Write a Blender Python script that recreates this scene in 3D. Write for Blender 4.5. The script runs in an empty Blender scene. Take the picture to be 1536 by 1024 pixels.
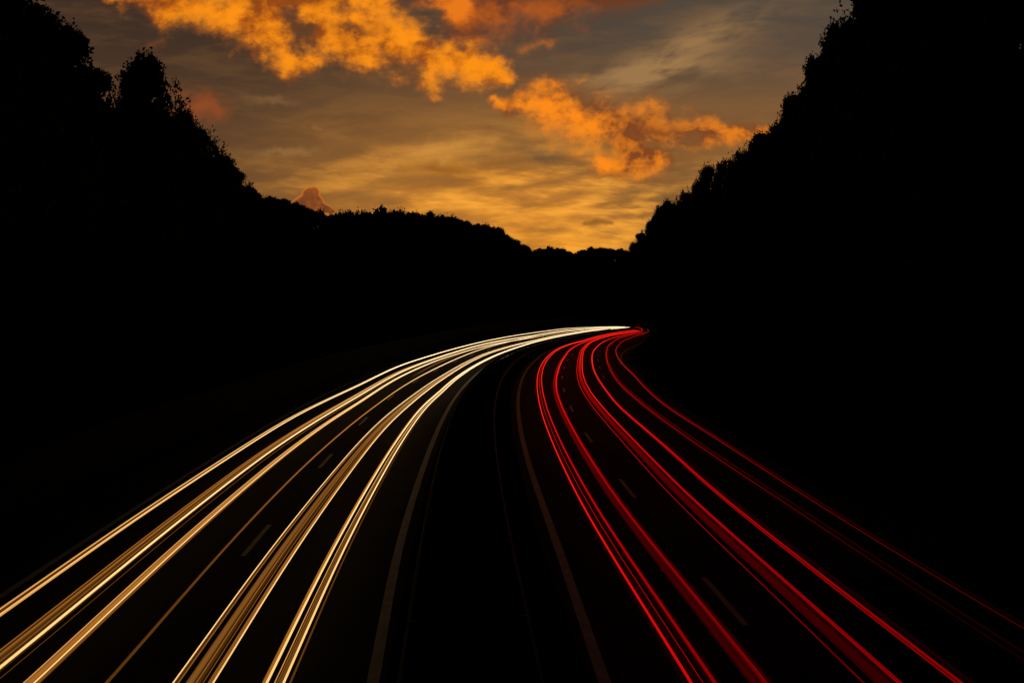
import bpy, math, random
import numpy as np
from mathutils import Vector, noise as mnoise

SC = bpy.context.scene
COL = SC.collection
random.seed(7)

# ------------------------------------------------------------------ camera
cam = bpy.data.cameras.new('camera')
cam.sensor_width = 36.0
cam.lens = 900.0 / 1536.0 * 36.0
cam.shift_y = -57.0 / 1536.0
cam.clip_start = 0.1
cam.clip_end = 6000
camo = bpy.data.objects.new('camera', cam)
camo.location = (0, 0, 7.26)
camo.rotation_euler = (math.radians(90), 0, 0)
COL.objects.link(camo)
SC.camera = camo

SC.view_settings.view_transform = 'Standard'
SC.view_settings.look = 'None'
SC.view_settings.exposure = 0
SC.view_settings.gamma = 1
SC.cycles.transparent_max_bounces = 64
SC.cycles.max_bounces = 5

# ------------------------------------------------------------------ sun, just under the skyline
sun = bpy.data.lights.new('sun', 'SUN')
sun.energy = 0.05
sun.angle = math.radians(0.5)
sun.color = (1, 0.6, 0.3)
suno = bpy.data.objects.new('sun', sun)
suno.rotation_euler = (math.radians(88.5), 0, math.radians(180 - 4))
COL.objects.link(suno)

# ------------------------------------------------------------------ world: dusk sky with sunset clouds
def lin(r, g, b):
    f = lambda c: (c / 255 / 12.92) if c / 255 <= 0.04045 else ((c / 255 + 0.055) / 1.055) ** 2.4
    return (f(r), f(g), f(b))

world = bpy.data.worlds.new('World')
SC.world = world
world.use_nodes = True
NT = world.node_tree
NT.nodes.clear()

class E:
    """scalar expression on world nodes"""
    def __init__(s, sock): s.s = sock
def _m(op, *a, clamp=False):
    n = NT.nodes.new('ShaderNodeMath'); n.operation = op; n.use_clamp = clamp
    for i, v in enumerate(a):
        if isinstance(v, E): NT.links.new(v.s, n.inputs[i])
        else: n.inputs[i].default_value = v
    return E(n.outputs[0])
E.__add__ = E.__radd__ = lambda a, b: _m('ADD', a, b)
E.__sub__ = lambda a, b: _m('SUBTRACT', a, b)
E.__rsub__ = lambda a, b: _m('SUBTRACT', b, a)
E.__mul__ = E.__rmul__ = lambda a, b: _m('MULTIPLY', a, b)
E.__truediv__ = lambda a, b: _m('DIVIDE', a, b)
E.__neg__ = lambda a: _m('MULTIPLY', a, -1.0)
def clamp01(a): return _m('ADD', a, 0.0, clamp=True)
def emax(a, b): return _m('MAXIMUM', a, b)
def smin(a, b, k): return _m('SMOOTH_MIN', a, b, k)
def sstep(a, lo, hi):
    n = NT.nodes.new('ShaderNodeMapRange'); n.interpolation_type = 'SMOOTHSTEP'
    NT.links.new(a.s, n.inputs[0]); n.inputs[1].default_value = lo; n.inputs[2].default_value = hi
    return E(n.outputs[0])
def vec(x, y, z=0.0):
    n = NT.nodes.new('ShaderNodeCombineXYZ')
    for i, v in enumerate((x, y, z)):
        if isinstance(v, E): NT.links.new(v.s, n.inputs[i])
        else: n.inputs[i].default_value = v
    return n.outputs[0]
def noi(v, scale, detail=5, rough=0.55, dist=0.0):
    n = NT.nodes.new('ShaderNodeTexNoise'); n.noise_dimensions = '3D'
    n.inputs['Scale'].default_value = scale; n.inputs['Detail'].default_value = detail
    n.inputs['Roughness'].default_value = rough; n.inputs['Distortion'].default_value = dist
    NT.links.new(v, n.inputs['Vector'])
    return E(n.outputs['Fac'])
def vop(op, *a, out=0):
    n = NT.nodes.new('ShaderNodeVectorMath'); n.operation = op
    for i, v in enumerate(a):
        if isinstance(v, tuple): n.inputs[i].default_value = v
        elif isinstance(v, E): NT.links.new(v.s, n.inputs[3 if op == 'SCALE' else i])
        else: NT.links.new(v, n.inputs[i])
    return n.outputs[out]
def mixc(f, a, b):
    n = NT.nodes.new('ShaderNodeMix'); n.data_type = 'RGBA'; n.clamp_factor = True
    if isinstance(f, E): NT.links.new(f.s, n.inputs[0])
    else: n.inputs[0].default_value = f
    for i, v in ((6, a), (7, b)):
        if isinstance(v, tuple): n.inputs[i].default_value = (*v, 1)
        else: NT.links.new(v, n.inputs[i])
    return n.outputs[2]
def gauss(P, Q, cx, cy, sx, sy, rot=0.0):
    dx = P - cx; dy = Q - cy
    if rot:
        c, s_ = math.cos(rot), math.sin(rot)
        dx, dy = dx * c + dy * s_, dy * c - dx * s_
    r = (dx * dx) * (1 / sx ** 2) + (dy * dy) * (1 / sy ** 2)
    return _m('EXPONENT', -r)

tc = NT.nodes.new('ShaderNodeTexCoord')
sp = NT.nodes.new('ShaderNodeSeparateXYZ')
NT.links.new(tc.outputs['Generated'], sp.inputs[0])
dx, dy, dz = E(sp.outputs[0]), E(sp.outputs[1]), E(sp.outputs[2])
yy = emax(dy, 0.08)
# tangent-plane bearings round due north: P grows eastwards, Q grows downwards
P = dx / yy * 0.9 + 0.768
Q = 0.455 - dz / yy * 0.9
PQ = vec(P, Q)
wx = noi(vec(P, Q, 3.1), 9, 6, 0.6) - 0.5
wy = noi(vec(P, Q, 7.7), 9, 6, 0.6) - 0.5
wx2 = noi(vec(P, Q, 13.1), 32, 4, 0.6) - 0.5
wy2 = noi(vec(P, Q, 17.7), 32, 4, 0.6) - 0.5
Pw = P + wx * 0.045 + wx2 * 0.035
Qw = Q + wy * 0.045 + wy2 * 0.035
PQw = vec(Pw, Qw)
PQs = vec(P + wx2 * 0.012, Q + wy2 * 0.012)

def capsule(x0, y0, x1, y1, r0, r1=None, v=None):
    v = v or PQw
    r1 = r0 if r1 is None else r1
    a = (x0 / 1000, y0 / 1000, 0); d = ((x1 - x0) / 1000, (y1 - y0) / 1000, 0)
    L2 = d[0] ** 2 + d[1] ** 2
    pa = vop('SUBTRACT', v, a)
    t = _m('MULTIPLY', E(vop('DOT_PRODUCT', pa, d, out=1)), 1 / L2, clamp=True)
    q = vop('SUBTRACT', pa, vop('SCALE', nodes_const(d), t))
    ln = E(vop('LENGTH', q, out=1))
    return ln / (t * ((r1 - r0) / 1000) + r0 / 1000)      # 1 on the capsule's edge
_cc = {}
def nodes_const(d):
    n = NT.nodes.new('ShaderNodeCombineXYZ')
    for i in range(3): n.inputs[i].default_value = d[i]
    return n.outputs[0]
def shape(caps, k=0.25, v=None, grow=1.0):
    r = None
    for c in caps:
        e = capsule(*c[:4], c[4] * grow, (c[5] if len(c) > 5 else c[4]) * grow, v)
        r = e if r is None else smin(r, e, k)
    return r

# clear-sky tone: brown grey above, glowing amber low in the gap
base = mixc(sstep(P, 0.25, 1.15), lin(62, 45, 34), lin(84, 72, 60))
base = mixc(sstep(Q, 0.03, 0.26), base, mixc(sstep(P, 0.3, 0.7), lin(98, 68, 40), lin(138, 92, 46)))
g1 = gauss(P, Q, 0.74, 0.345, 0.27, 0.09)
g2 = gauss(P, Q, 0.72, 0.28, 0.20, 0.085)
base = mixc(clamp01(g2 * 0.6), base, lin(168, 110, 44))
base = mixc(clamp01(g1 * 0.88), base, lin(216, 136, 44))
base = mixc(clamp01(gauss(P, Q, 0.84, 0.385, 0.11, 0.035) * 0.9), base, lin(230, 146, 32))
base = mixc(clamp01(gauss(P, Q, 1.00, 0.31, 0.09, 0.09) * 0.6), base, lin(120, 88, 50))
# thin stretched cirrus
sv = vec(P * 1.0 + Q * 0.35, Q * 4.2 - P * 0.35, 2.0)
st = noi(sv, 5.0, 6, 0.52, 0.35)
sv2 = vec(P * 1.0 - Q * 0.2, Q * 5.0 + P * 0.45, 5.0)
st2 = noi(sv2, 9, 5, 0.52, 0.3)
st4 = noi(vec(P * 1.0 + Q * 0.3, Q * 5.5 - P * 0.5, 12.0), 24, 4, 0.55, 0.3)
cir = sstep(st * 0.45 + st2 * 0.35 + st4 * 0.20, 0.45, 0.62)
low = clamp01(sstep(Q, 0.12, 0.30) * gauss(P, Q, 0.76, 0.33, 0.32, 0.18) * 1.4)
base = mixc(cir * (low * 0.72 + 0.22), base, mixc(low, lin(138, 94, 50), lin(252, 168, 56)))
drk = sstep(1.0 - (st * 0.45 + st2 * 0.55), 0.47, 0.64)
base = mixc(drk * (low * 0.50 + 0.12), base, mixc(low, lin(64, 50, 40), lin(118, 80, 44)))
# tan streaks high in the east
sv3 = vec(P * 0.95 + Q * -0.9, Q * 3.6 + P * 1.5, 9.0)
st3 = noi(sv3, 7, 5, 0.6, 0.3)
fan = gauss(P, Q, 1.05, 0.062, 0.10, 0.026, -0.42) * 1.0 + gauss(P, Q, 0.98, 0.112, 0.12, 0.022, -0.12) * 0.9 + gauss(P, Q, 0.92, 0.135, 0.07, 0.03, -0.5) * 0.4
base = mixc(clamp01(fan * (sstep(st3 * 0.6 + st2 * 0.4, 0.36, 0.60) * 0.95)), base, lin(156, 118, 74))
base = mixc(clamp01(gauss(Pw, Qw, 0.66, 0.238, 0.10, 0.022, -0.25) * (st2 * 2.2 - 0.4)), base, lin(206, 142, 60))
base = mixc(clamp01(gauss(Pw, Qw, 0.66, 0.262, 0.10, 0.020, -0.10) * (st * 1.6 - 0.2)), base, lin(142, 86, 30))
base = mixc(clamp01(gauss(Pw, Qw, 0.435, 0.229, 0.045, 0.006, 0.0) * 0.7), base, lin(152, 108, 58))
base = mixc(clamp01(gauss(Pw, Qw, 0.405, 0.150, 0.04, 0.006, 0.1) * 0.5), base, lin(138, 100, 60))

fb = noi(vec(P, Q * 1.15, 1.0), 12, 8, 0.60)
fb2 = noi(vec(P, Q * 1.2, 4.0), 30, 6, 0.6)
fb3 = noi(vec(P + wx * 0.05, Q * 1.3 + wy * 0.05, 8.0), 14, 7, 0.58)
def cloud(base, caps, bright, dark, amp=2.2, amp2=0.9, lo=-0.12, hi=0.55, shade=None, op=1.0, k=0.3, body0=0.38, body1=0.60, edge=0.0, v=None, grow=1.0):
    d = shape(caps, k, v, grow)
    den = (1.0 - d) + (fb - 0.5) * amp + (fb2 - 0.5) * amp2
    al = sstep(den, lo, hi)
    body = sstep(fb3 * 0.72 + fb2 * 0.28 + den * 0.05, body0, body1)
    if edge: body = body * (sstep(den, lo, lo + 0.9) * edge + (1 - edge))
    if shade is not None: body = clamp01(body - shade)
    col = mixc(body, dark, bright)
    return mixc(al * op, base, col)

# dull red bank above
base = cloud(base, [(630, -8, 700, 12, 26), (700, 10, 800, 14, 50, 46), (800, 10, 985, -8, 42, 16)],
             lin(186, 90, 26), lin(108, 58, 32), 2.6, 0.8, -0.4, 1.1, shade=sstep(P, 0.74, 0.98) * 0.7 + sstep(0.012 - Q, -0.01, 0.02) * 0.4, body0=0.36, body1=0.64)
base = cloud(base, [(650, -6, 690, 8, 22)], lin(232, 120, 24), lin(170, 84, 26), 1.6, 0.7, -0.1, 0.7)
base = cloud(base, [(780, 74, 828, 68, 9, 5)], lin(196, 106, 38), lin(140, 82, 42), 1.6, 1.3, -0.8, 2.0, op=0.8, grow=1.3)
base = mixc(clamp01(gauss(Pw, Qw, 0.815, 0.228, 0.045, 0.012, 0.1) * 0.7), base, lin(96, 74, 50))
# the long bright cloud
hole = gauss(Pw, Qw, 0.458, 0.048, 0.020, 0.011) * 1.3 + gauss(Pw, Qw, 0.535, 0.040, 0.030, 0.008, 0.1) * 0.8
base = cloud(base, [(170, -14, 250, -4, 14, 26), (250, -4, 400, 34, 26, 34), (400, 30, 440, 86, 34, 20), (440, 88, 480, 84, 22, 18), (480, 20, 520, 64, 40, 32),
                    (520, 56, 560, 84, 40, 26), (540, 40, 620, 80, 36, 40), (620, 86, 700, 100, 36, 30), (700, 100, 752, 112, 30, 18), (320, -20, 560, -8, 34)],
             lin(252, 144, 18), lin(158, 74, 16), 2.2, 1.5, -0.36, 1.0, edge=0.6, grow=1.30, shade=hole + gauss(P, Q, 0.44, -0.004, 0.05, 0.012) * 1.2 + gauss(P, Q, 0.215, 0.0, 0.06, 0.03) * 0.5, body0=0.38, body1=0.60)
base = mixc(clamp01(hole * 0.9), base, lin(96, 62, 36))
base = mixc(clamp01(gauss(Pw, Qw, 0.44, -0.004, 0.05, 0.010)), base, lin(150, 76, 20))
# the second, trailing off behind the eastern trees
sh2 = gauss(Pw, Qw, 0.960, 0.205, 0.045, 0.022) * 0.8 + gauss(Pw, Qw, 0.925, 0.172, 0.045, 0.010, 0.25) * 0.5 + gauss(Pw, Qw, 1.01, 0.200, 0.04, 0.014) * 0.5 + gauss(Pw, Qw, 0.965, 0.236, 0.03, 0.008) * 0.5 + sstep(P, 0.98, 1.10) * 0.25
base = cloud(base, [(748, 156, 830, 162, 8, 30), (830, 160, 905, 188, 34, 30), (900, 186, 985, 200, 30, 26),
                    (985, 196, 1060, 203, 26, 19), (1060, 203, 1150, 199, 18, 9), (905, 246, 985, 246, 16, 20), (930, 200, 965, 240, 24)],
             lin(252, 138, 22), lin(126, 66, 30), 1.6, 1.3, -0.42, 1.05, edge=0.6, grow=1.42, shade=sh2, body0=0.39, body1=0.60)
# small ones
base = cloud(base, [(868, 120, 884, 118, 6)], lin(190, 118, 46), lin(150, 96, 44), 0.9, 0.9, -0.6, 1.6, op=0.8)
base = cloud(base, [(283, 160, 330, 164, 18, 10)], lin(160, 76, 32), lin(112, 62, 38), 1.0, 0.8, -0.8, 1.7, op=0.8, grow=1.5)
base = cloud(base, [(225, 64, 242, 64, 7)], lin(128, 72, 40), lin(100, 60, 38), 1.2, 0.9, -0.8, 1.9, op=0.6, grow=1.4)
base = cloud(base, [(648, 148, 654, 146, 6)], lin(196, 112, 36), lin(150, 86, 36), 0.6, 0.5, -0.3, 1.1)
base = cloud(base, [(472, 187, 482, 192, 5, 4)], lin(168, 106, 46), lin(140, 92, 44), 1.0, 0.9, -0.7, 1.9, op=0.7)
base = cloud(base, [(516, 260, 526, 258, 5, 3)], lin(196, 120, 46), lin(150, 96, 44), 0.6, 0.5, -0.3, 1.1)
# pink-brown heap cloud low in the west, lit along its edge
dh = shape([(463, 292, 469, 292, 12, 12), (458, 304, 474, 303, 14, 12), (448, 308, 470, 316, 10, 12), (478, 310, 500, 317, 10, 4)], 0.25, PQs)
dhn = (1.0 - dh) + (fb2 - 0.5) * 0.3
base = mixc(sstep(dhn, -0.04, 0.10), base, mixc(sstep(dhn, 0.02, 0.34), lin(206, 110, 38), mixc(sstep(fb2, 0.4, 0.6), lin(112, 60, 28), lin(144, 76, 30))))
base = cloud(base, [(878, 336, 896, 334, 4, 7), (896, 333, 917, 336, 7, 3)], lin(140, 88, 34), lin(124, 78, 32), 0.6, 0.9, -0.5, 0.9, v=PQs, op=0.8)
base = cloud(base, [(960, 325, 1010, 318, 8)], lin(140, 88, 40), lin(120, 76, 38), 1.0, 0.6, -0.3, 1.0, op=0.7)
# the rest of the sky, overhead and behind: deep dusk
front = sstep(dy, 0.25, 0.55) * sstep(Q, -0.65, -0.12) * sstep(dz, -0.02, 0.0)
sky = mixc(front, lin(10, 10, 13), base)
bg = NT.nodes.new('ShaderNodeBackground'); NT.links.new(sky, bg.inputs[0]); bg.inputs[1].default_value = 1.0
nis = NT.nodes.new('ShaderNodeTexSky'); nis.sky_type = 'NISHITA'; nis.sun_disc = False
nis.sun_elevation = math.radians(1.5); nis.sun_rotation = math.radians(4)
bg2 = NT.nodes.new('ShaderNodeBackground'); NT.links.new(nis.outputs[0], bg2.inputs[0]); bg2.inputs[1].default_value = 0.0015
ad = NT.nodes.new('ShaderNodeAddShader'); NT.links.new(bg.outputs[0], ad.inputs[0]); NT.links.new(bg2.outputs[0], ad.inputs[1])
wo = NT.nodes.new('ShaderNodeOutputWorld'); NT.links.new(ad.outputs[0], wo.inputs[0])

# ------------------------------------------------------------------ materials
def new_mat(name):
    m = bpy.data.materials.new(name); m.use_nodes = True
    return m, m.node_tree, m.node_tree.nodes['Principled BSDF']
def noisy(name, c0, c1, scale, rough=0.9, bump=0.0, bscale=None, spec=0.3, metallic=0.0):
    m, nt, b = new_mat(name)
    tcn = nt.nodes.new('ShaderNodeTexCoord')
    n = nt.nodes.new('ShaderNodeTexNoise'); n.inputs['Scale'].default_value = scale; n.inputs['Detail'].default_value = 6
    nt.links.new(tcn.outputs['Object'], n.inputs['Vector'])
    r = nt.nodes.new('ShaderNodeValToRGB')
    r.color_ramp.elements[0].position = 0.3; r.color_ramp.elements[1].position = 0.7
    r.color_ramp.elements[0].color = (*c0, 1); r.color_ramp.elements[1].color = (*c1, 1)
    nt.links.new(n.outputs['Fac'], r.inputs[0]); nt.links.new(r.outputs[0], b.inputs['Base Color'])
    b.inputs['Roughness'].default_value = rough; b.inputs['Specular IOR Level'].default_value = spec
    b.inputs['Metallic'].default_value = metallic
    if bump:
        n2 = nt.nodes.new('ShaderNodeTexNoise'); n2.inputs['Scale'].default_value = bscale or scale * 8; n2.inputs['Detail'].default_value = 4
        nt.links.new(tcn.outputs['Object'], n2.inputs['Vector'])
        bp = nt.nodes.new('ShaderNodeBump'); bp.inputs['Strength'].default_value = bump; bp.inputs['Distance'].default_value = 0.02
        nt.links.new(n2.outputs['Fac'], bp.inputs['Height']); nt.links.new(bp.outputs[0], b.inputs['Normal'])
    return m
M_ASPH = noisy('asphalt', (0.005, 0.006, 0.007), (0.010, 0.011, 0.012), 0.7, 0.95, 0.5, 60, 0.06)
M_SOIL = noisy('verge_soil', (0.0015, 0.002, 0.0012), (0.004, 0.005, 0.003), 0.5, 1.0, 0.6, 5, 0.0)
M_PAINT = noisy('road_paint', (0.11, 0.14, 0.16), (0.18, 0.22, 0.25), 3.0, 0.7, 0.2, 40, 0.3)
M_STEEL = noisy('galvanised_steel', (0.008, 0.008, 0.009), (0.018, 0.018, 0.018), 4, 0.75, 0, None, 0.3, 0.2)
M_CONC = noisy('weathered_concrete', (0.004, 0.004, 0.004), (0.008, 0.008, 0.008), 1.2, 0.95, 0.4, 20, 0.05)
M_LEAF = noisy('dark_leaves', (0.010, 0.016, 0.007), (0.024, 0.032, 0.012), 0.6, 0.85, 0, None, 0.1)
M_BARK = noisy('bark', (0.035, 0.028, 0.020), (0.07, 0.055, 0.04), 3, 0.95, 0.6, 20, 0.05)

def ramp(nt, pts):
    r = nt.nodes.new('ShaderNodeValToRGB'); e = r.color_ramp.elements
    while len(e) < len(pts): e.new(0.5)
    for i, (p, c) in enumerate(pts): e[i].position = p; e[i].color = (*c, 1)
    return r
def trail_mat(name, pts, gain, additive):
    """light-giving streak: its own 'power' sets how hot it burns; additive ones are thin glowing air"""
    m = bpy.data.materials.new(name); m.use_nodes = True; nt = m.node_tree; nt.nodes.clear()
    at = nt.nodes.new('ShaderNodeAttribute'); at.attribute_name = 'power'
    r = ramp(nt, pts); nt.links.new(at.outputs['Fac'], r.inputs[0])
    em = nt.nodes.new('ShaderNodeEmission'); nt.links.new(r.outputs[0], em.inputs[0])
    mu = nt.nodes.new('ShaderNodeMath'); mu.operation = 'POWER'; mu.inputs[1].default_value = 1.35
    nt.links.new(at.outputs['Fac'], mu.inputs[0])
    m2 = nt.nodes.new('ShaderNodeMath'); m2.operation = 'MULTIPLY'; m2.inputs[1].default_value = gain
    nt.links.new(mu.outputs[0], m2.inputs[0])
    out = nt.nodes.new('ShaderNodeOutputMaterial')
    if additive:
        ge = nt.nodes.new('ShaderNodeLayerWeight'); ge.inputs['Blend'].default_value = 0.5
        inv = nt.nodes.new('ShaderNodeMath'); inv.operation = 'SUBTRACT'; inv.inputs[0].default_value = 1.0; inv.use_clamp = True
        nt.links.new(ge.outputs['Facing'], inv.inputs[1])
        m3 = nt.nodes.new('ShaderNodeMath'); m3.operation = 'MULTIPLY'
        nt.links.new(m2.outputs[0], m3.inputs[0]); nt.links.new(inv.outputs[0], m3.inputs[1])
        nt.links.new(m3.outputs[0], em.inputs[1])
        tr = nt.nodes.new('ShaderNodeBsdfTransparent'); a = nt.nodes.new('ShaderNodeAddShader')
        nt.links.new(em.outputs[0], a.inputs[0]); nt.links.new(tr.outputs[0], a.inputs[1])
        nt.links.new(a.outputs[0], out.inputs[0])
        m.cycles.emission_sampling = 'NONE'
    else:
        nt.links.new(m2.outputs[0], em.inputs[1]); nt.links.new(em.outputs[0], out.inputs[0])
    return m
WP = [(0.0, (1.0, 0.34, 0.04)), (0.3, (1.0, 0.37, 0.06)), (0.6, (1.0, 0.58, 0.20)), (1.0, (1.0, 0.78, 0.46))]
RP = [(0.0, (1.0, 0.0, 0.004)), (0.5, (1.0, 0.004, 0.004)), (1.0, (1.0, 0.022, 0.009))]
M_WH = trail_mat('headlight_streak', WP, 2.4, False)
M_WG = trail_mat('headlight_glow', WP, 1.6, True)
M_RD = trail_mat('taillight_streak', RP, 1.5, False)
M_RG = trail_mat('taillight_glow', RP, 1.0, True)

# ------------------------------------------------------------------ helpers
def tag(o, label=None, cat=None, group=None, kind=None):
    if label: o['label'] = label
    if cat: o['category'] = cat
    if group: o['group'] = group
    if kind: o['kind'] = kind
    return o
def mesh_obj(name, V, F, mat, parent=None, smooth=False):
    me = bpy.data.meshes.new(name)
    me.from_pydata([tuple(map(float, v)) for v in V], [], F); me.update()
    me.materials.append(mat)
    if smooth: me.shade_smooth()
    o = bpy.data.objects.new(name, me); COL.objects.link(o)
    if parent: o.parent = parent
    return o
def empty(name, loc, label, cat, group=None):
    o = bpy.data.objects.new(name, None); o.location = loc; o.empty_display_size = 0.3; COL.objects.link(o)
    return tag(o, label, cat, group)

# ------------------------------------------------------------------ road centre line (metres; x east, y north), one point every 4 m
C=[[1.63,-12.38],[1.28,-8.4],[0.94,-4.41],[0.59,-0.43],[0.25,3.56],[-0.09,7.54],[-0.44,11.53],[-0.8,15.51],[-1.12,19.5],[-1.39,23.49],[-1.62,27.48],[-1.79,31.48],[-1.92,35.48],[-1.98,39.48],[-1.99,43.48],[-1.93,47.48],[-1.81,51.48],[-1.61,55.47],[-1.36,59.46],[-1.03,63.45],[-0.64,67.43],[-0.17,71.4],[0.37,75.37],[0.98,79.32],[1.68,83.26],[2.46,87.18],[3.32,91.09],[4.26,94.97],[5.27,98.84],[6.36,102.7],[7.5,106.53],[8.72,110.34],[9.99,114.13],[11.33,117.9],[12.73,121.64],[14.19,125.37],[15.71,129.07],[17.28,132.75],[18.9,136.41],[20.56,140.04],[22.27,143.66],[24.01,147.26],[25.8,150.84],[27.61,154.41],[29.45,157.96],[31.35,161.48],[33.12,165.06],[34.42,168.85],[35.33,172.74],[35.89,176.7],[35.96,180.69],[35.31,184.64],[34.03,188.42],[31.97,191.84],[29.58,195.04],[26.58,197.67],[23.25,199.89],[19.8,201.91],[16.07,203.35],[12.27,204.59],[8.45,205.79],[4.55,206.67],[0.62,207.38],[-3.31,208.13],[-7.25,208.84],[-11.22,209.31],[-15.21,209.66],[-19.19,210.01],[-23.17,210.38],[-27.16,210.75],[-31.15,211.03],[-35.14,211.18],[-39.14,211.3],[-43.14,211.44],[-47.14,211.57],[-51.13,211.7],[-55.13,211.84],[-59.13,211.97]]
C = np.array(C)
def chaikin(p):
    q = [p[0]]
    for a, b in zip(p[:-1], p[1:]): q += [a * .75 + b * .25, a * .25 + b * .75]
    return np.array(q + [p[-1]])
C = chaikin(chaikin(C))
_d = np.r_[0, np.cumsum(np.hypot(*np.diff(C, axis=0).T))]
S = np.arange(0, _d[-1], 1.0)
CP = np.c_[np.interp(S, _d, C[:, 0]), np.interp(S, _d, C[:, 1])]
TG = np.gradient(CP, axis=0); TG /= np.linalg.norm(TG, axis=1)[:, None]
NR = np.c_[TG[:, 1], -TG[:, 0]]
SMAX = S[-1]
def bank(Y):
    t = np.clip((Y - 70) / 60, 0, 1); return 0.05 * t * t * (3 - 2 * t)
def crest(s):                                   # beyond the brow the road drops out of sight
    t = max(0.0, s - 186.0)
    return -min(7.0, 0.0016 * t * t + 0.06 * t)
def pos(s, u, h=0.0):
    s = min(max(s, 0.0), SMAX)
    x = np.interp(s, S, CP[:, 0]); y = np.interp(s, S, CP[:, 1])
    nx = np.interp(s, S, NR[:, 0]); ny = np.interp(s, S, NR[:, 1])
    X, Y = x + nx * u, y + ny * u
    fl = 1.0 if s < 182 else max(0.0, 1 - (s - 182) / 25)
    return (X, Y, -bank(Y) * fl * np.clip(u, -16, 16) + crest(s) + h)
def smooth_table(tab):
    s = np.array([a for a, b in tab]); u = np.array([b for a, b in tab])
    g = np.arange(0.0, 196.0, 1.5)
    v = np.interp(g, s, u)
    for _ in range(6):
        w = v.copy(); w[1:-1] = (v[:-2] + 2 * v[1:-1] + v[2:]) / 4; v = w
    return lambda q: float(np.interp(q, g, v))

def strip(name, ua, ub, h, mat, s0=0.0, s1=None, step=2.0, parent=None, nu=1, thick=0.0):
    s1 = SMAX if s1 is None else s1
    n = max(2, int((s1 - s0) / step) + 1)
    V, F = [], []
    fa = ua if callable(ua) else (lambda s: ua)
    fb_ = ub if callable(ub) else (lambda s: ub)
    for i in range(n):
        s = s0 + (s1 - s0) * i / (n - 1)
        for j in range(nu + 1):
            V.append(pos(s, fa(s) + (fb_(s) - fa(s)) * j / nu, h))
    w = nu + 1
    for i in range(n - 1):
        for j in range(nu):
            a = i * w + j
            F.append((a, a + 1, a + w + 1, a + w))
    return mesh_obj(name, V, F, mat, parent)

def box_strip(name, u0, u1, h0, h1, mat, s0=0.0, s1=None, step=2.0, parent=None):
    s1 = SMAX if s1 is None else s1
    n = max(2, int((s1 - s0) / step) + 1)
    V, F = [], []
    for i in range(n):
        s = s0 + (s1 - s0) * i / (n - 1)
        for (u, h) in ((u0, h0), (u1, h0), (u1, h1), (u0, h1)): V.append(pos(s, u, h))
    for i in range(n - 1):
        a = i * 4
        for k in range(4):
            F.append((a + k, a + (k + 1) % 4, a + 4 + (k + 1) % 4, a + 4 + k))
    F += [(0, 1, 2, 3), tuple(n * 4 - 4 + k for k in (3, 2, 1, 0))]
    return mesh_obj(name, V, F, mat, parent)

# ------------------------------------------------------------------ terrain: the cutting
def road_near(X, Y):
    d2 = (CP[:, 0] - X) ** 2 + (CP[:, 1] - Y) ** 2
    i = int(np.argmin(d2)); v = np.array([X, Y]) - CP[i]
    u = float(v @ NR[i]); d = math.sqrt(d2[i])
    return i, u, d
def terrain(X, Y):
    i, u, d = road_near(X, Y)
    s = S[i]
    right = u > 0
    zr = pos(s, max(-16, min(16, u)))[2]
    if d < 15.2: return zr - 0.06
    e = d - 15.2
    slope = 1.0 if not right else 1.35
    cap = (20.0 if not right else 26.0)
    if s > 190: cap = 25.0; slope = 0.95
    if s > 172 and not right: cap = 20
    z = cap * (1 - math.exp(-slope * e / cap * 1.15))
    z += mnoise.noise(Vector((X * 0.05, Y * 0.05, 0))) * min(e * 0.12, 2.0)
    return z + zr - 0.06 if z + zr < cap else min(z + zr, cap + 2)

def grid(name, xs, ys, zf, mat):
    V = [(x, y, zf(x, y)) for y in ys for x in xs]
    w = len(xs)
    F = [(j * w + i, j * w + i + 1, (j + 1) * w + i + 1, (j + 1) * w + i) for j in range(len(ys) - 1) for i in range(w - 1)]
    return mesh_obj(name, V, F, mat, smooth=True)
xs = list(np.arange(-60, 72, 2.0)); xs = list(np.arange(-200, -60, 10.0)) + xs + list(np.arange(72, 260, 10.0))
ys = list(np.arange(-40, 260, 2.5)) + list(np.arange(260, 480, 12.0))
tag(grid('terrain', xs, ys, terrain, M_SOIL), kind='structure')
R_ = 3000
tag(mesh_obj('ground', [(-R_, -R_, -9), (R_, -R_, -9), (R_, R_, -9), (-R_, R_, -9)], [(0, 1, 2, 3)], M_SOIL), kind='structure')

tag(strip('road', -14.6, 14.6, 0.0, M_ASPH, nu=8), kind='structure')
tag(box_strip('median_verge', -1.95, 1.85, -0.02, 0.11, M_SOIL), kind='structure')

LLt = smooth_table([(24.1, -2.17), (27.4, -2.34), (31.1, -2.39), (36.4, -2.36), (44.5, -2.37), (57.5, -2.43), (71.8, -2.46), (90.9, -2.41), (102.9, -1.98), (196, -1.98)])
def clampL(s): return min(LLt(s), -2.05)
def line(name, f, w, label_kind='structure', s0=0.0, s1=None):
    o = strip(name, lambda s: f(s) - w / 2, lambda s: f(s) + w / 2, 0.004, M_PAINT, s0, s1, 1.0)
    return tag(o, kind='structure')
line('edge_line', clampL, 0.24, s1=196)
line('edge_line', lambda s: -clampL(s) + 0.0, 0.24, s1=196)
ELt = smooth_table([(24, -11.8), (32.2, -12.0), (39.8, -12.28), (53.2, -12.8), (70.5, -13.3), (90, -13.3), (190, -12.4)])
line('edge_line', ELt, 0.2, s1=196)
line('edge_line', lambda s: 13.2, 0.2, s0=86, s1=196)
D1 = smooth_table([(24, 5.88), (44, 5.94), (54, 6.1), (73, 6.3), (82, 6.5), (120, 6.3), (196, 6.1)])
D2 = smooth_table([(24, 9.9), (60, 10.3), (84.2, 10.46), (98, 10.06), (113, 9.3), (196, 9.2)])
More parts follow.
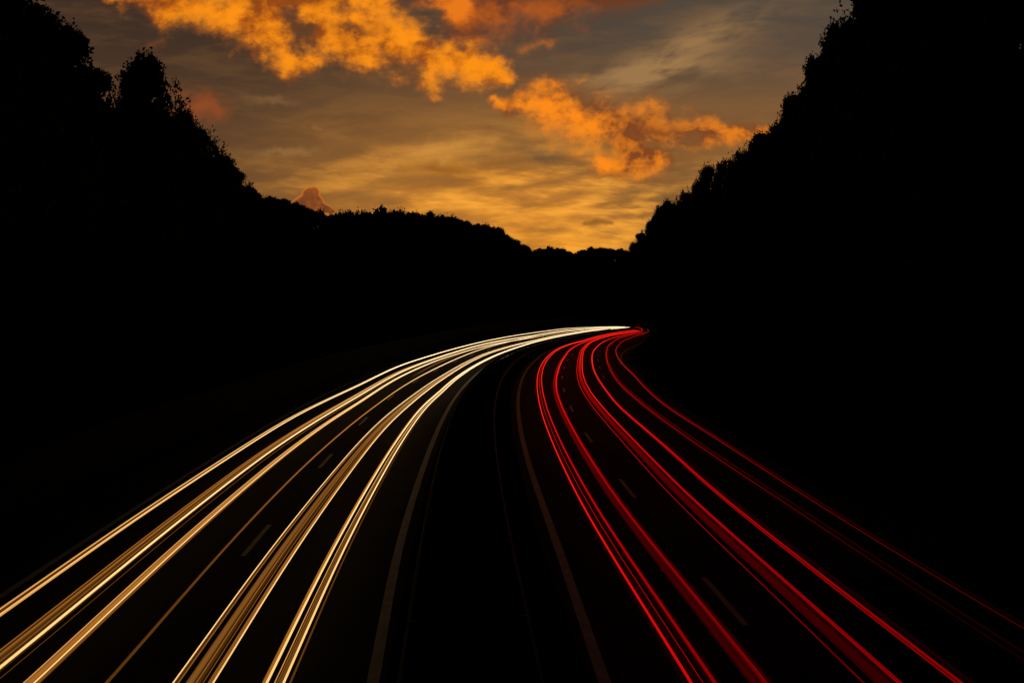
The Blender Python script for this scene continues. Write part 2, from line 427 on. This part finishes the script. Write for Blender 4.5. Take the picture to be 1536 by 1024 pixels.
D3 = smooth_table([(24, -6.7), (32, -6.8), (41, -6.97), (50, -7.27), (60, -7.47), (100, -7.2), (196, -6.9)])
for f, o0 in ((D1, 27.6), (D2, 28.2), (D3, 32.4)):
    s = o0 - 27
    while s < 190:
        if s - 2.4 > (66 if f is D2 else 0.5): tag(strip('lane_marking', lambda q: f(q) - 0.075, lambda q: f(q) + 0.075, 0.004, M_PAINT, s - 2.4, s, 0.8), kind='structure')
        s += 9.1

# ------------------------------------------------------------------ guardrails in the median
def guardrail(u, face, label):
    root = empty('guardrail', pos(20, u, 0.1), label, 'guardrail', None)
    root.location = (0, 0, 0)
    # W-section beam
    prof = [(0, .42), (.05, .46), (.05, .50), (0, .55), (0, .60), (.05, .65), (.05, .69), (0, .73), (-.012, .73), (-.012, .42)]
    V, F = [], []
    n = 95; m = len(prof)
    for i in range(n):
        s = i * 2.0
        for (a, h) in prof: V.append(pos(s, u + a * face, h))
    for i in range(n - 1):
        for k in range(m): a = i * m; F.append((a + k, a + (k + 1) % m, a + m + (k + 1) % m, a + m + k))
    mesh_obj('rail', V, F, M_STEEL, root)
    s = 1.0
    first = None
    for k in range(47):
        p = pos(s, u - face * 0.07, 0.08); q = pos(s + 0.05, u - face * 0.07, 0.08)
        if first is None:
            w, d = .05, .028
            V = [(x * w, y * d, z) for z in (0, .64) for x, y in ((-1, -1), (1, -1), (1, 1), (-1, 1))]
            F = [(0, 3, 2, 1), (4, 5, 6, 7)] + [(i, (i + 1) % 4, 4 + (i + 1) % 4, 4 + i) for i in range(4)]
            first = mesh_obj('post', V, F, M_STEEL, root); o = first
        else:
            o = first.copy(); COL.objects.link(o); o.parent = root
        o.location = p; o.rotation_euler = (0, 0, math.atan2(q[1] - p[1], q[0] - p[0]) - math.pi / 2)
        s += 4.0
guardrail(-1.6, -1, 'dark steel guardrail along the median, on the side of the cream light trails')
guardrail(0.85, 1, 'dark steel guardrail along the median, on the side of the red light trails')

rw = empty('retaining_wall', (0, 0, 0), 'low dark retaining wall at the foot of the slope beside the cream trails', 'wall')
box_strip('wall_face', -14.15, -13.85, -0.1, 2.55, M_CONC, 0, 190, 2.0, rw)
box_strip('coping', -14.22, -13.78, 2.552, 2.70, M_CONC, 0, 190, 2.0, rw)

# ------------------------------------------------------------------ light trails: long-exposure streaks hanging over the lanes
TRACK = {
'A': [(26.2, -10.3), (26.8, -10.35), (29.7, -10.53), (37.4, -10.65), (43.7, -10.83), (48.0, -10.92), (61.0, -10.45), (75.5, -10.91), (92.4, -10.51), (112.4, -10.02), (137.0, -9.23), (159.0, -9.73), (172.5, -7.38), (180.0, -4.83), (188.0, -1.37)] ,
'B': [(24.4, -9.05), (26.7, -9.1), (28.0, -9.2), (37.3, -9.39), (40.0, -9.45), (45.0, -9.36), (56.2, -9.1), (70.3, -9.43), (87.5, -9.09), (108.1, -8.65), (129.9, -6.81), (152.9, -7.47), (169.6, -6.35), (178.5, -4.29), (187.2, -1.31)] ,
'C': [(23.6, -7.95), (26.6, -8.16), (27.9, -8.19), (37.3, -8.42), (45.0, -8.43), (52.8, -8.19), (65.3, -8.41), (84.1, -8.2), (103.5, -7.29), (125.0, -5.27), (148.3, -5.86), (165.5, -4.91), (176.3, -3.55), (186.5, -1.23)] ,
'D': [(23.5, -6.64), (26.5, -6.81), (27.8, -6.87), (36.0, -7.02), (44.9, -6.97), (52.2, -6.83), (59.2, -6.8), (76.6, -6.45), (100.6, -6.48), (119.3, -6.13), (148.3, -5.86), (175.5, -3.25)] ,
'E': [(23.4, -5.19), (26.3, -5.33), (27.6, -5.33), (31.2, -5.32), (44.9, -5.32), (56.5, -4.87), (69.7, -4.44), (91.2, -4.24), (117.2, -3.09), (140.8, -3.42), (161.5, -3.56), (172.5, -2.28), (185.4, -1.09)] ,
'F': [(23.3, -3.75), (26.2, -3.85), (31.1, -3.8), (44.8, -3.72), (53.0, -3.63), (56.6, -3.3), (61.6, -3.3), (83.1, -2.72), (104.1, -2.17), (136.6, -2.17), (158.4, -2.57), (170.5, -1.64), (184.4, -0.92)] ,
'R1a': [(22.3, 3.55), (25.1, 3.51), (31.1, 3.5), (39.2, 3.67), (56.9, 4.05), (83.5, 4.41), (95.1, 4.45), (104.1, 4.49), (112.1, 4.74), (121.1, 5.12), (135.6, 4.58), (150.1, 4.2), (165.6, 4.45), (171.4, 4.69)] ,
'R1b': [(22.2, 4.58), (25.0, 4.56), (31.1, 4.51), (39.1, 4.74), (57.0, 5.23), (71.8, 5.96), (86.6, 6.39), (102.6, 6.17), (119.2, 5.94), (131.0, 5.58), (145.0, 5.37), (159.4, 6.06), (169.2, 5.81)] ,
'R2a': [(22.0, 6.74), (24.8, 6.91), (30.9, 6.94), (40.2, 7.33), (57.0, 7.65), (77.4, 8.41), (86.9, 8.48), (103.3, 7.96), (120.0, 6.85), (132.7, 6.28), (142.9, 5.99), (158.1, 6.38), (167.9, 6.48)] ,
'R2b': [(21.9, 7.8), (24.7, 7.86), (28.1, 7.96), (32.2, 8.02), (39.0, 8.47), (51.7, 8.61), (56.0, 8.88), (66.9, 9.2), (80.3, 9.55), (92.6, 9.58), (106.3, 9.36), (126.4, 8.32), (138.7, 7.8), (153.1, 7.58), (167.3, 7.3), (178.0, 4.27), (184.5, 1.09), (185.5, -1.11)] ,
'R3a': [(22.5, 9.51), (24.6, 9.56), (27.5, 9.76), (32.0, 9.9), (36.8, 9.97), (44.8, 10.16), (60.6, 10.52), (73.5, 11.09), (86.6, 11.37), (98.3, 11.33), (118.6, 10.38), (136.9, 9.01), (148.4, 8.64), (163.9, 8.76)] ,
'R3b': [(23.4, 10.51), (23.7, 10.47), (25.7, 10.58), (28.1, 10.67), (31.9, 10.91), (40.4, 11.38), (49.8, 11.53), (67.1, 12.64), (80.7, 12.65), (94.5, 12.58), (111.1, 12.2), (129.7, 11.12), (144.9, 10.36), (161.7, 9.62), (171.6, 7.88), (180.9, 4.52)] ,
}
def pw(tab, s):
    return float(np.interp(s, [a for a, b in tab], [b for a, b in tab]))
def streak(name, parent, tr, h, du, r, power, mat, s0, s1, flat=1.0, spread=None, sides=8):
    """a tube along the lane: du metres off the car's path, radius r, power(s) table"""
    V, F, PW = [], [], []
    ss = list(np.arange(s0, s1, 1.25)) + [s1]
    for s in ss:
        d = du * (spread(s) if spread else 1.0)
        cx = tr(s) + d
        g = 1.0 + max(0, s - 50) / 260.0
        e = min(1.0, (s - s0) / 6 + 0.15, (s1 - s) / 6 + 0.15)
        rr = r * g * e
        p = np.array(pos(s, cx, h)); i = int(min(s, SMAX)); n = NR[min(i, len(NR) - 1)]
        for k in range(sides):
            a = 2 * math.pi * k / sides
            V.append((p[0] + n[0] * math.cos(a) * rr * flat, p[1] + n[1] * math.cos(a) * rr * flat, p[2] + math.sin(a) * rr))
            PW.append(pw(power, s))
    for i in range(len(ss) - 1):
        for k in range(sides):
            a = i * sides
            F.append((a + k, a + (k + 1) % sides, a + sides + (k + 1) % sides, a + sides + k))
    o = mesh_obj(name, V, F, mat, parent, smooth=True)
    at = o.data.attributes.new('power', 'FLOAT', 'POINT')
    at.data.foreach_set('value', PW)
    return o
# power tables (near .. far)
HOT = [(20, .56), (45, .76), (70, .95), (190, 1.0)]
MID = [(20, .36), (45, .58), (75, .9), (190, 1.0)]
DIM = [(20, .15), (40, .28), (55, .5), (80, .45), (190, .35)]
VDIM = [(20, .07), (35, .14), (55, .35), (90, .8), (190, .9)]
BRN = [(20, .075), (45, .14), (65, .11), (90, .06), (190, .05)]
def hw(k): return [(s, min(1.0, p * k)) for s, p in MID]
def hg(k): return [(20, .24 * k), (45, .44 * k), (65, .55 * k), (90, .25 * k), (190, .2 * k)]
WHITE = {
 'A': ('outermost cream trail, next to the retaining wall', [(-.10, .018, MID, 1), (.0, .05, BRN, 0), (.065, .018, hw(1.2), 1), (.115, .014, MID, 1)]),
 'B': ('second cream trail from the wall, several strands with one burning brightest', [(-.21, .014, DIM, 1), (-.115, .014, DIM, 1), (-.075, .007, DIM, 1), (-.04, .09, BRN, 0), (.05, .010, DIM, 1), (.19, .026, HOT, 1), (.19, .07, BRN, 0), (.43, .008, VDIM, 1)]),
 'C': ('broad amber band with pale edges, third cream trail from the wall', [(-.12, .010, MID, 1), (-.075, .006, DIM, 1), (.03, .006, DIM, 1), (-.03, .055, [(20, .20), (45, .42), (75, .8), (190, .8)], 0), (-.01, .03, DIM, 1), (.06, .012, HOT, 1), (.10, .05, hg(.7), 0)]),
 'D': ('thin dim lone amber trail beside the left lane dashes', [(.0, .028, [(20, .07), (30, .12), (50, .33), (75, .8), (190, .9)], 1)]),
 'E': ('fifth cream trail, wide, with a milky band and hairline strands', [(-.31, .012, HOT, 1), (-.265, .03, BRN, 0), (-.22, .012, DIM, 1), (-.02, .065, [(20, .19), (50, .38), (80, .7), (190, .7)], 0), (.09, .012, DIM, 1), (.12, .05, BRN, 0), (.21, .007, DIM, 1), (.33, .035, DIM, 1), (.385, .014, HOT, 1)]),
 'F': ('innermost cream trail, nearest the median line, bright gold edges', [(-.20, .02, DIM, 1), (-.165, .045, hg(1.0), 0), (-.135, .022, HOT, 1), (.0, .009, MID, 1), (.045, .009, DIM, 1), (.10, .04, hg(.6), 0), (.155, .022, HOT, 1), (.27, .022, [(20, .12), (45, .2), (60, .25), (80, .0)], 0)]),
}
HT = {'A': (.65, 1.0), 'B': (.65, 1.0)}
SPR = lambda s: float(np.interp(s, [0, 50, 80, 190], [1, 1, .8, .6]))
for key, (lab, strands) in WHITE.items():
    tr = smooth_table(TRACK[key])
    e_ = empty('light_trail', (0, 0, 0), lab, 'light trail', 'cream headlight trails over the left carriageway')
    s1 = {'D': 130.0}.get(key, 186.0)
    for (du, r, p, solid) in strands:
        streak('streak' if solid else 'glow_streak', e_, tr, .65, du, r, p, M_WH if solid else M_WG, 9.0, s1, 1.0, SPR)
# a short extra strand where one car changed lanes
e_ = empty('light_trail', (0, 0, 0), 'short orange streak crossing between the third and fourth cream trails', 'light trail', 'cream headlight trails over the left carriageway')
tA = smooth_table([(69.0, -7.35), (78, -7.5), (92, -7.6), (105, -7.6), (120, -7.0)])
streak('glow_streak', e_, tA, .65, 0, .045, [(66, .25), (80, .45), (110, .6), (125, .3)], M_WG, 66, 122)

RH = [(20, .46), (45, .78), (80, 1.0), (190, .8)]
RM = [(20, .22), (30, .36), (50, .65), (75, .9), (190, .7)]
RL_ = [(20, .13), (30, .22), (45, .45), (75, .85), (190, .7)]
RV = [(20, .04), (30, .09), (45, .2), (60, .4), (80, .7), (190, .6)]
RF = [(20, .02), (45, .06), (70, .15), (100, .1), (190, .1)]
RED = {
 'R1a': ('innermost red trail, nearest the median, one sharp strand and one soft', [(-.20, .026, RH, 1), (-.10, .06, RF, 0), (.0, .009, RM, 1), (.12, .05, RF, 0), (.20, .030, RM, 1), (.27, .03, RF, 0), (-.30, .03, RF, 0)]),
 'R1b': ('second red trail, a bright line riding on a wide dark red band', [(.03, .020, RM, 1), (.0, .02, RL_, 1), (-.10, .10, [(20, .05), (30, .10), (45, .28), (70, .8), (190, .8)], 0), (-.20, .06, [(20, .04), (30, .07), (45, .25), (70, .7), (190, .6)], 0), (.13, .035, RF, 0), (.09, .014, RV, 1)]),
 'R2a': ('third red trail, broad fan of fine dull strands with a bright double edge', [(-.55, .014, RL_, 1), (-.34, .014, RV, 1), (-.27, .012, RV, 1), (-.21, .012, RV, 1), (-.15, .014, RV, 1), (-.22, .11, RV, 0), (.03, .018, RM, 1), (.085, .013, RM, 1), (.0, .08, RF, 0)]),
 'R2b': ('fourth red trail, a tight double line curling round the far bend', [(-.02, .014, RM, 1), (.07, .022, [(20, .22), (45, .6), (80, 1), (190, .8)], 1), (.03, .07, RF, 0), (.25, .04, [(20, .02), (60, .08), (100, 0)], 0)]),
 'R3a': ('fifth red trail, faint thin pair fading out towards the viewer', [(.0, .013, [(20, .01), (25, .035), (30, .12), (38, .26), (50, .5), (80, .85), (190, .7)], 1), (-.14, .008, [(20, .0), (40, .05), (50, .25), (80, .6), (190, .5)], 1), (.22, .025, [(20, .01), (32, .06), (50, .3), (80, .7), (190, .5)], 0)]),
 'R3b': ('outermost red trail, thin dim line nearest the dark slope', [(.0, .012, [(20, .06), (25, .10), (31, .18), (40, .36), (52, .58), (80, .85), (190, .7)], 1), (.16, .020, [(20, .0), (28, .04), (38, .16), (50, .38), (80, .8), (190, .6)], 0)]),
}
for key, (lab, strands) in RED.items():
    tr = smooth_table(TRACK[key])
    e_ = empty('light_trail', (0, 0, 0), lab, 'light trail', 'red taillight trails over the right carriageway')
    for (du, r, p, solid) in strands:
        streak('streak' if solid else 'glow_streak', e_, tr, .85, du, r, p, M_RD if solid else M_RG, 9.0, {'R1a': 171.5, 'R1b': 169.5, 'R2a': 168.5, 'R3a': 164.5, 'R2b': 185.5, 'R3b': 181.}[key], 1.0, SPR)

# ------------------------------------------------------------------ trees
def crown_mesh(seed, n=14500, slim=1.0, dome=False):
    rs = np.random.RandomState(seed)
    lobes = [((0, 0, .60), .29, .30), ((0, 0, .30), .26, .26), ((.05, .04, .12), .24, .14)]
    for k in range(11):
        a = rs.uniform(0, 6.283); z = rs.uniform(.16, .80); rad = .25 * math.sin(math.pi * min(1, (z - .15) / .85)) * rs.uniform(.6, 1.15)
        lobes.append(((math.cos(a) * rad, math.sin(a) * rad, z), rs.uniform(.09, .15), rs.uniform(.08, .14)))
    for k in range(5):
        a = rs.uniform(0, 6.283); rr = rs.uniform(.03, .17); lobes.append(((math.cos(a) * rr, math.sin(a) * rr, .93 - rr * .7 - rs.uniform(0, .05)), rs.uniform(.07, .12), rs.uniform(.05, .08)))
    if dome:
        lobes = [((0, 0, .44), .33, .40), ((0, 0, .20), .34, .20)]
        for k in range(13):
            a = rs.uniform(0, 6.283); q_ = .28 * math.sqrt(rs.uniform(0, 1))
            lobes.append(((math.cos(a) * q_, math.sin(a) * q_, .87 - 2.4 * q_ * q_ - rs.uniform(0, .03)), rs.uniform(.09, .12), rs.uniform(.06, .08)))
    w = np.array([l[1] ** 2 for l in lobes]); w[0] *= .8; w /= w.sum()
    V, F = [], []
    # sprays: short tufts of leaf faces
    ntuft = n // 9
    for t in range(ntuft):
        c, r, rz = lobes[rs.choice(len(lobes), p=w)]
        d = rs.normal(size=3); d /= np.linalg.norm(d)
        q = rs.uniform(.35, 1.0) ** .45
        if rs.rand() < (.0 if dome else .08): q *= rs.uniform(1.05, 1.22)
        p0 = np.array(c) + d * np.array([r * slim, r * slim, rz]) * q
        for j in range(9):
            p = p0 + rs.normal(size=3) * .016
            s = rs.uniform(.006, .012)
            a = rs.normal(size=3); a /= np.linalg.norm(a); b = np.cross(a, rs.normal(size=3)); b /= np.linalg.norm(b)
            i = len(V)
            V += [p - a * s * 1.3, p - b * s * .7, p + a * s * 1.5, p + b * s * .7]
            F.append((i, i + 1, i + 2, i + 3))
    # dense inner foliage
    for t in range(3600 if dome else 1900):
        c, r, rz = lobes[rs.choice(len(lobes), p=w)]
        d = rs.normal(size=3); d /= np.linalg.norm(d)
        p = np.array(c) + d * np.array([r * slim, r * slim, rz]) * (rs.uniform(0, 1) ** .5 * .95 if dome else rs.uniform(0, .78))
        s = rs.uniform(.022, .034) if dome else rs.uniform(.028, .05)
        a = rs.normal(size=3); a /= np.linalg.norm(a); b = np.cross(a, rs.normal(size=3)); b /= np.linalg.norm(b)
        i = len(V); V += [p - a * s, p - b * s * .8, p + a * s, p + b * s * .8]; F.append((i, i + 1, i + 2, i + 3))
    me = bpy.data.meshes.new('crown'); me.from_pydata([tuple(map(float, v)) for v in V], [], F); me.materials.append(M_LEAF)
    return me
def trunk_mesh(seed):
    rs = np.random.RandomState(seed + 50)
    V, F = [], []
    def limb(p0, p1, r0, r1, n=4, k=7):
        p0, p1 = np.array(p0), np.array(p1); d = p1 - p0; L = np.linalg.norm(d); d = d / L
        x = np.cross(d, [0.3, 1, .1]); x /= np.linalg.norm(x); y = np.cross(d, x)
        b = len(V); bend = rs.normal(size=3) * L * .04
        for i in range(n + 1):
            t = i / n; c = p0 + (p1 - p0) * t + bend * math.sin(math.pi * t); r = r0 + (r1 - r0) * t
            for j in range(k):
                a = 2 * math.pi * j / k; V.append(c + x * math.cos(a) * r + y * math.sin(a) * r)
        for i in range(n):
            for j in range(k): F.append((b + i * k + j, b + i * k + (j + 1) % k, b + (i + 1) * k + (j + 1) % k, b + (i + 1) * k + j))
    limb((0, 0, -.06), (0, 0, .42), .026, .016); limb((0, 0, .42), (.02, .01, .82), .016, .004)
    for q in range(7):
        a = rs.uniform(0, 6.28); z = rs.uniform(.24, .6); l = rs.uniform(.14, .24)
        limb((0, 0, z), (math.cos(a) * l, math.sin(a) * l, z + l * .9), .009, .003, 3, 5)
    me = bpy.data.meshes.new('trunk'); me.from_pydata([tuple(map(float, v)) for v in V], [], F); me.materials.append(M_BARK); me.shade_smooth()
    return me
CR = [crown_mesh(i, slim=(1.0, 1.1, .9, 1.05, .8, 1.15)[i]) for i in range(6)]
CR += [crown_mesh(20 + i, dome=True) for i in range(3)]
TK = [trunk_mesh(i) for i in range(3)]
NTREE = [0]
def tree(x, y, z, h, wide, kind, label, group, rot=None):
    o = bpy.data.objects.new('broadleaf_tree', None); COL.objects.link(o)
    o.location = (x, y, z); o.scale = (h * wide, h * wide, h); o.rotation_euler = (0, 0, random.uniform(0, 6.28) if rot is None else rot)
    tag(o, label, 'tree', group)
    c = bpy.data.objects.new('crown', CR[kind]); COL.objects.link(c); c.parent = o
    t = bpy.data.objects.new('trunk', TK[NTREE[0] % 3]); COL.objects.link(t); t.parent = o
    NTREE[0] += 1
    return o

# skyline: bearing (tan), rise (tan) of the treetops as seen from the bridge, and how far off they stand
def br(px, py): return ((px - 768) / 900, (455 - py) / 900)
SKY_L = [(-30, -110), (40, -60), (95, 0), (128, 42), (160, 90), (180, 104), (200, 116), (262, 158), (290, 156), (320, 176), (332, 214), (356, 246), (382, 266), (396, 288), (440, 297), (475, 313)]
SKY_F = [(475, 313), (500, 318), (525, 310), (560, 308), (600, 312), (640, 315), (680, 322), (700, 330), (740, 336), (760, 352), (780, 364), (797, 380), (812, 370), (830, 368), (846, 373), (860, 387), (874, 373), (890, 369), (920, 371), (942, 373)]
SKY_R = [(942, 373), (957, 342), (972, 325), (988, 300), (1002, 284), (1028, 282), (1044, 246), (1078, 232), (1108, 216), (1134, 186), (1164, 176), (1171, 146), (1186, 122), (1206, 104), (1224, 62), (1234, 36), (1254, 20), (1270, -20), (1330, -90), (1450, -160)]
def zdist(side, px):
    if side == 'L': return np.interp(px, [0, 100, 250, 330, 390, 475], [34, 40, 58, 78, 105, 150])
    if side == 'F': return np.interp(px, [475, 600, 700, 800, 860, 942], [170, 235, 260, 300, 320, 270])
    return np.interp(px, [942, 1000, 1045, 1110, 1165, 1225, 1300, 1450], [250, 215, 150, 116, 92, 70, 52, 38])
def top_at(side_pts, px): return np.interp(px, [a for a, b in side_pts], [b for a, b in side_pts])
names = {'L': ('left skyline, counting from the upper corner', 'treetops on the left skyline'),
         'F': ('low far skyline, counting from the left', 'treetops on the far skyline'),
         'R': ('right skyline, counting up from the bend', 'treetops on the right skyline')}
ords = ['first', 'second', 'third', 'fourth', 'fifth', 'sixth', 'seventh', 'eighth', 'ninth', 'tenth', 'eleventh', 'twelfth', 'thirteenth', 'fourteenth', 'fifteenth', 'sixteenth', 'seventeenth', 'eighteenth', 'nineteenth', 'twentieth']
def nth(i):
    if i < 20: return ords[i]
    return {2: 'twenty', 3: 'thirty', 4: 'forty', 5: 'fifty', 6: 'sixty', 7: 'seventy'}[(i + 1) // 10] + ('' if (i + 1) % 10 == 0 else '-' + ords[(i + 1) % 10 - 1]) if (i + 1) % 10 else {3: 'thirtieth', 4: 'fortieth', 5: 'fiftieth', 6: 'sixtieth', 7: 'seventieth'}[(i + 1) // 10]
sky_info = []
rnd = random.Random(11)
for side, pts in (('L', SKY_L), ('F', SKY_F), ('R', SKY_R)):
    # walk along the profile, one tree every crown radius or so
    cum = [0]
    for a, b in zip(pts[:-1], pts[1:]): cum.append(cum[-1] + math.hypot(b[0] - a[0], b[1] - a[1]))
    q = 0.0; k = 0
    while q < cum[-1]:
        px = float(np.interp(q, cum, [a for a, b in pts])); py = float(np.interp(q, cum, [b for a, b in pts]))
        Yd = float(zdist(side, px)) * rnd.uniform(.97, 1.03)
        t, e = br(px, py)
        X = t * Yd; top = 7.26 + e * Yd
        g = terrain(X, Yd)
        h = top - g
        slope_px = 0
        wide = {'L': .72, 'F': 1.15, 'R': .72}[side] * (15.0 / max(h, 9)) ** .6
        rp = max(.3 * h * wide * 900 / Yd, 8)
        # on the steep flanks the crown must sit inside the outline
        off = rp * .45
        if side == 'L': t2 = br(px - off, py)[0]
        elif side == 'R': t2 = br(px + off, py)[0]
        else: t2 = t
        X = t2 * Yd
        g = terrain(X, Yd); h = top - g
        sky_info.append((side, round(px), round(py), round(X, 1), round(Yd, 1), round(g, 1), round(h, 1)))
        if h > 5:
            dome = side == 'F' or (side == 'L' and px > 385)
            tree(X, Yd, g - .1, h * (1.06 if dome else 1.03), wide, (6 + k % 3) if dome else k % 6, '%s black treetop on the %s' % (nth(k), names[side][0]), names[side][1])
            k += 1
            # a lower tree in front fills the gaps beneath the crown
            Y2 = Yd * .95; X2 = X * .95 + (1.2 if side == 'L' else -1.2) * (-1 if side == 'L' else -1) * 0.8
            g2 = terrain(X2, Y2); h2 = (7.26 + (e - (14 / 900)) * Y2 - g2)
            if h2 > 4: tree(X2, Y2, g2 - .1, h2 * .93, wide * 1.15, 6 + k % 3, 'black tree crowded below the treetops of the %s' % {'L': 'left skyline', 'F': 'far skyline', 'R': 'right skyline'}[side], 'trees under the %s treetops' % {'L': 'left', 'F': 'far', 'R': 'right'}[side])
        q += rp * (rnd.uniform(.65, 1.0) if side == 'F' else rnd.uniform(.85, 1.45))
for r in sky_info: print('SKY', r)
# the tall oval tree that stands clear of the left slope
Yd = 52.0; t, e = br(225, 73); g = terrain(t * Yd, Yd)
tree(t * Yd, Yd, g - .1, (7.26 + e * Yd - g) * 1.02, .56, 3, 'tall oval tree standing clear of its neighbours on the left skyline', None, 1.0)

# woods that fill the slopes below the skyline
def sky_limit(px):
    allp = SKY_L + SKY_F[1:] + SKY_R[1:]
    return np.interp(px, [a for a, b in allp], [b for a, b in allp])
cnt = 0; tries = 0
while cnt < 110 and NTREE[0] < 292 and tries < 6000:
    tries += 1
    Yd = rnd.uniform(14, 300); X = rnd.uniform(-75, 95)
    if abs(X) > .95 * Yd + 6: continue
    i, u, d = road_near(X, Yd)
    if d < 19.5: continue
    g = terrain(X, Yd); h = rnd.uniform(7, 13)
    px = 768 + X / Yd * 900
    py = 455 - (g + h * 1.05 - 7.26) / Yd * 900
    lim = max(sky_limit(px - .3 * h * 900 / Yd), sky_limit(px + .3 * h * 900 / Yd))
    if py < lim + 8: continue
    where = 'left cutting slope' if (u < 0 and Yd < 170) else ('right cutting slope' if Yd < 170 else 'far hillside')
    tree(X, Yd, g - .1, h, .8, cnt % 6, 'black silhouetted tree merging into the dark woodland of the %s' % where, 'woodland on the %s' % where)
    cnt += 1
print('trees', NTREE[0], 'fill', cnt)
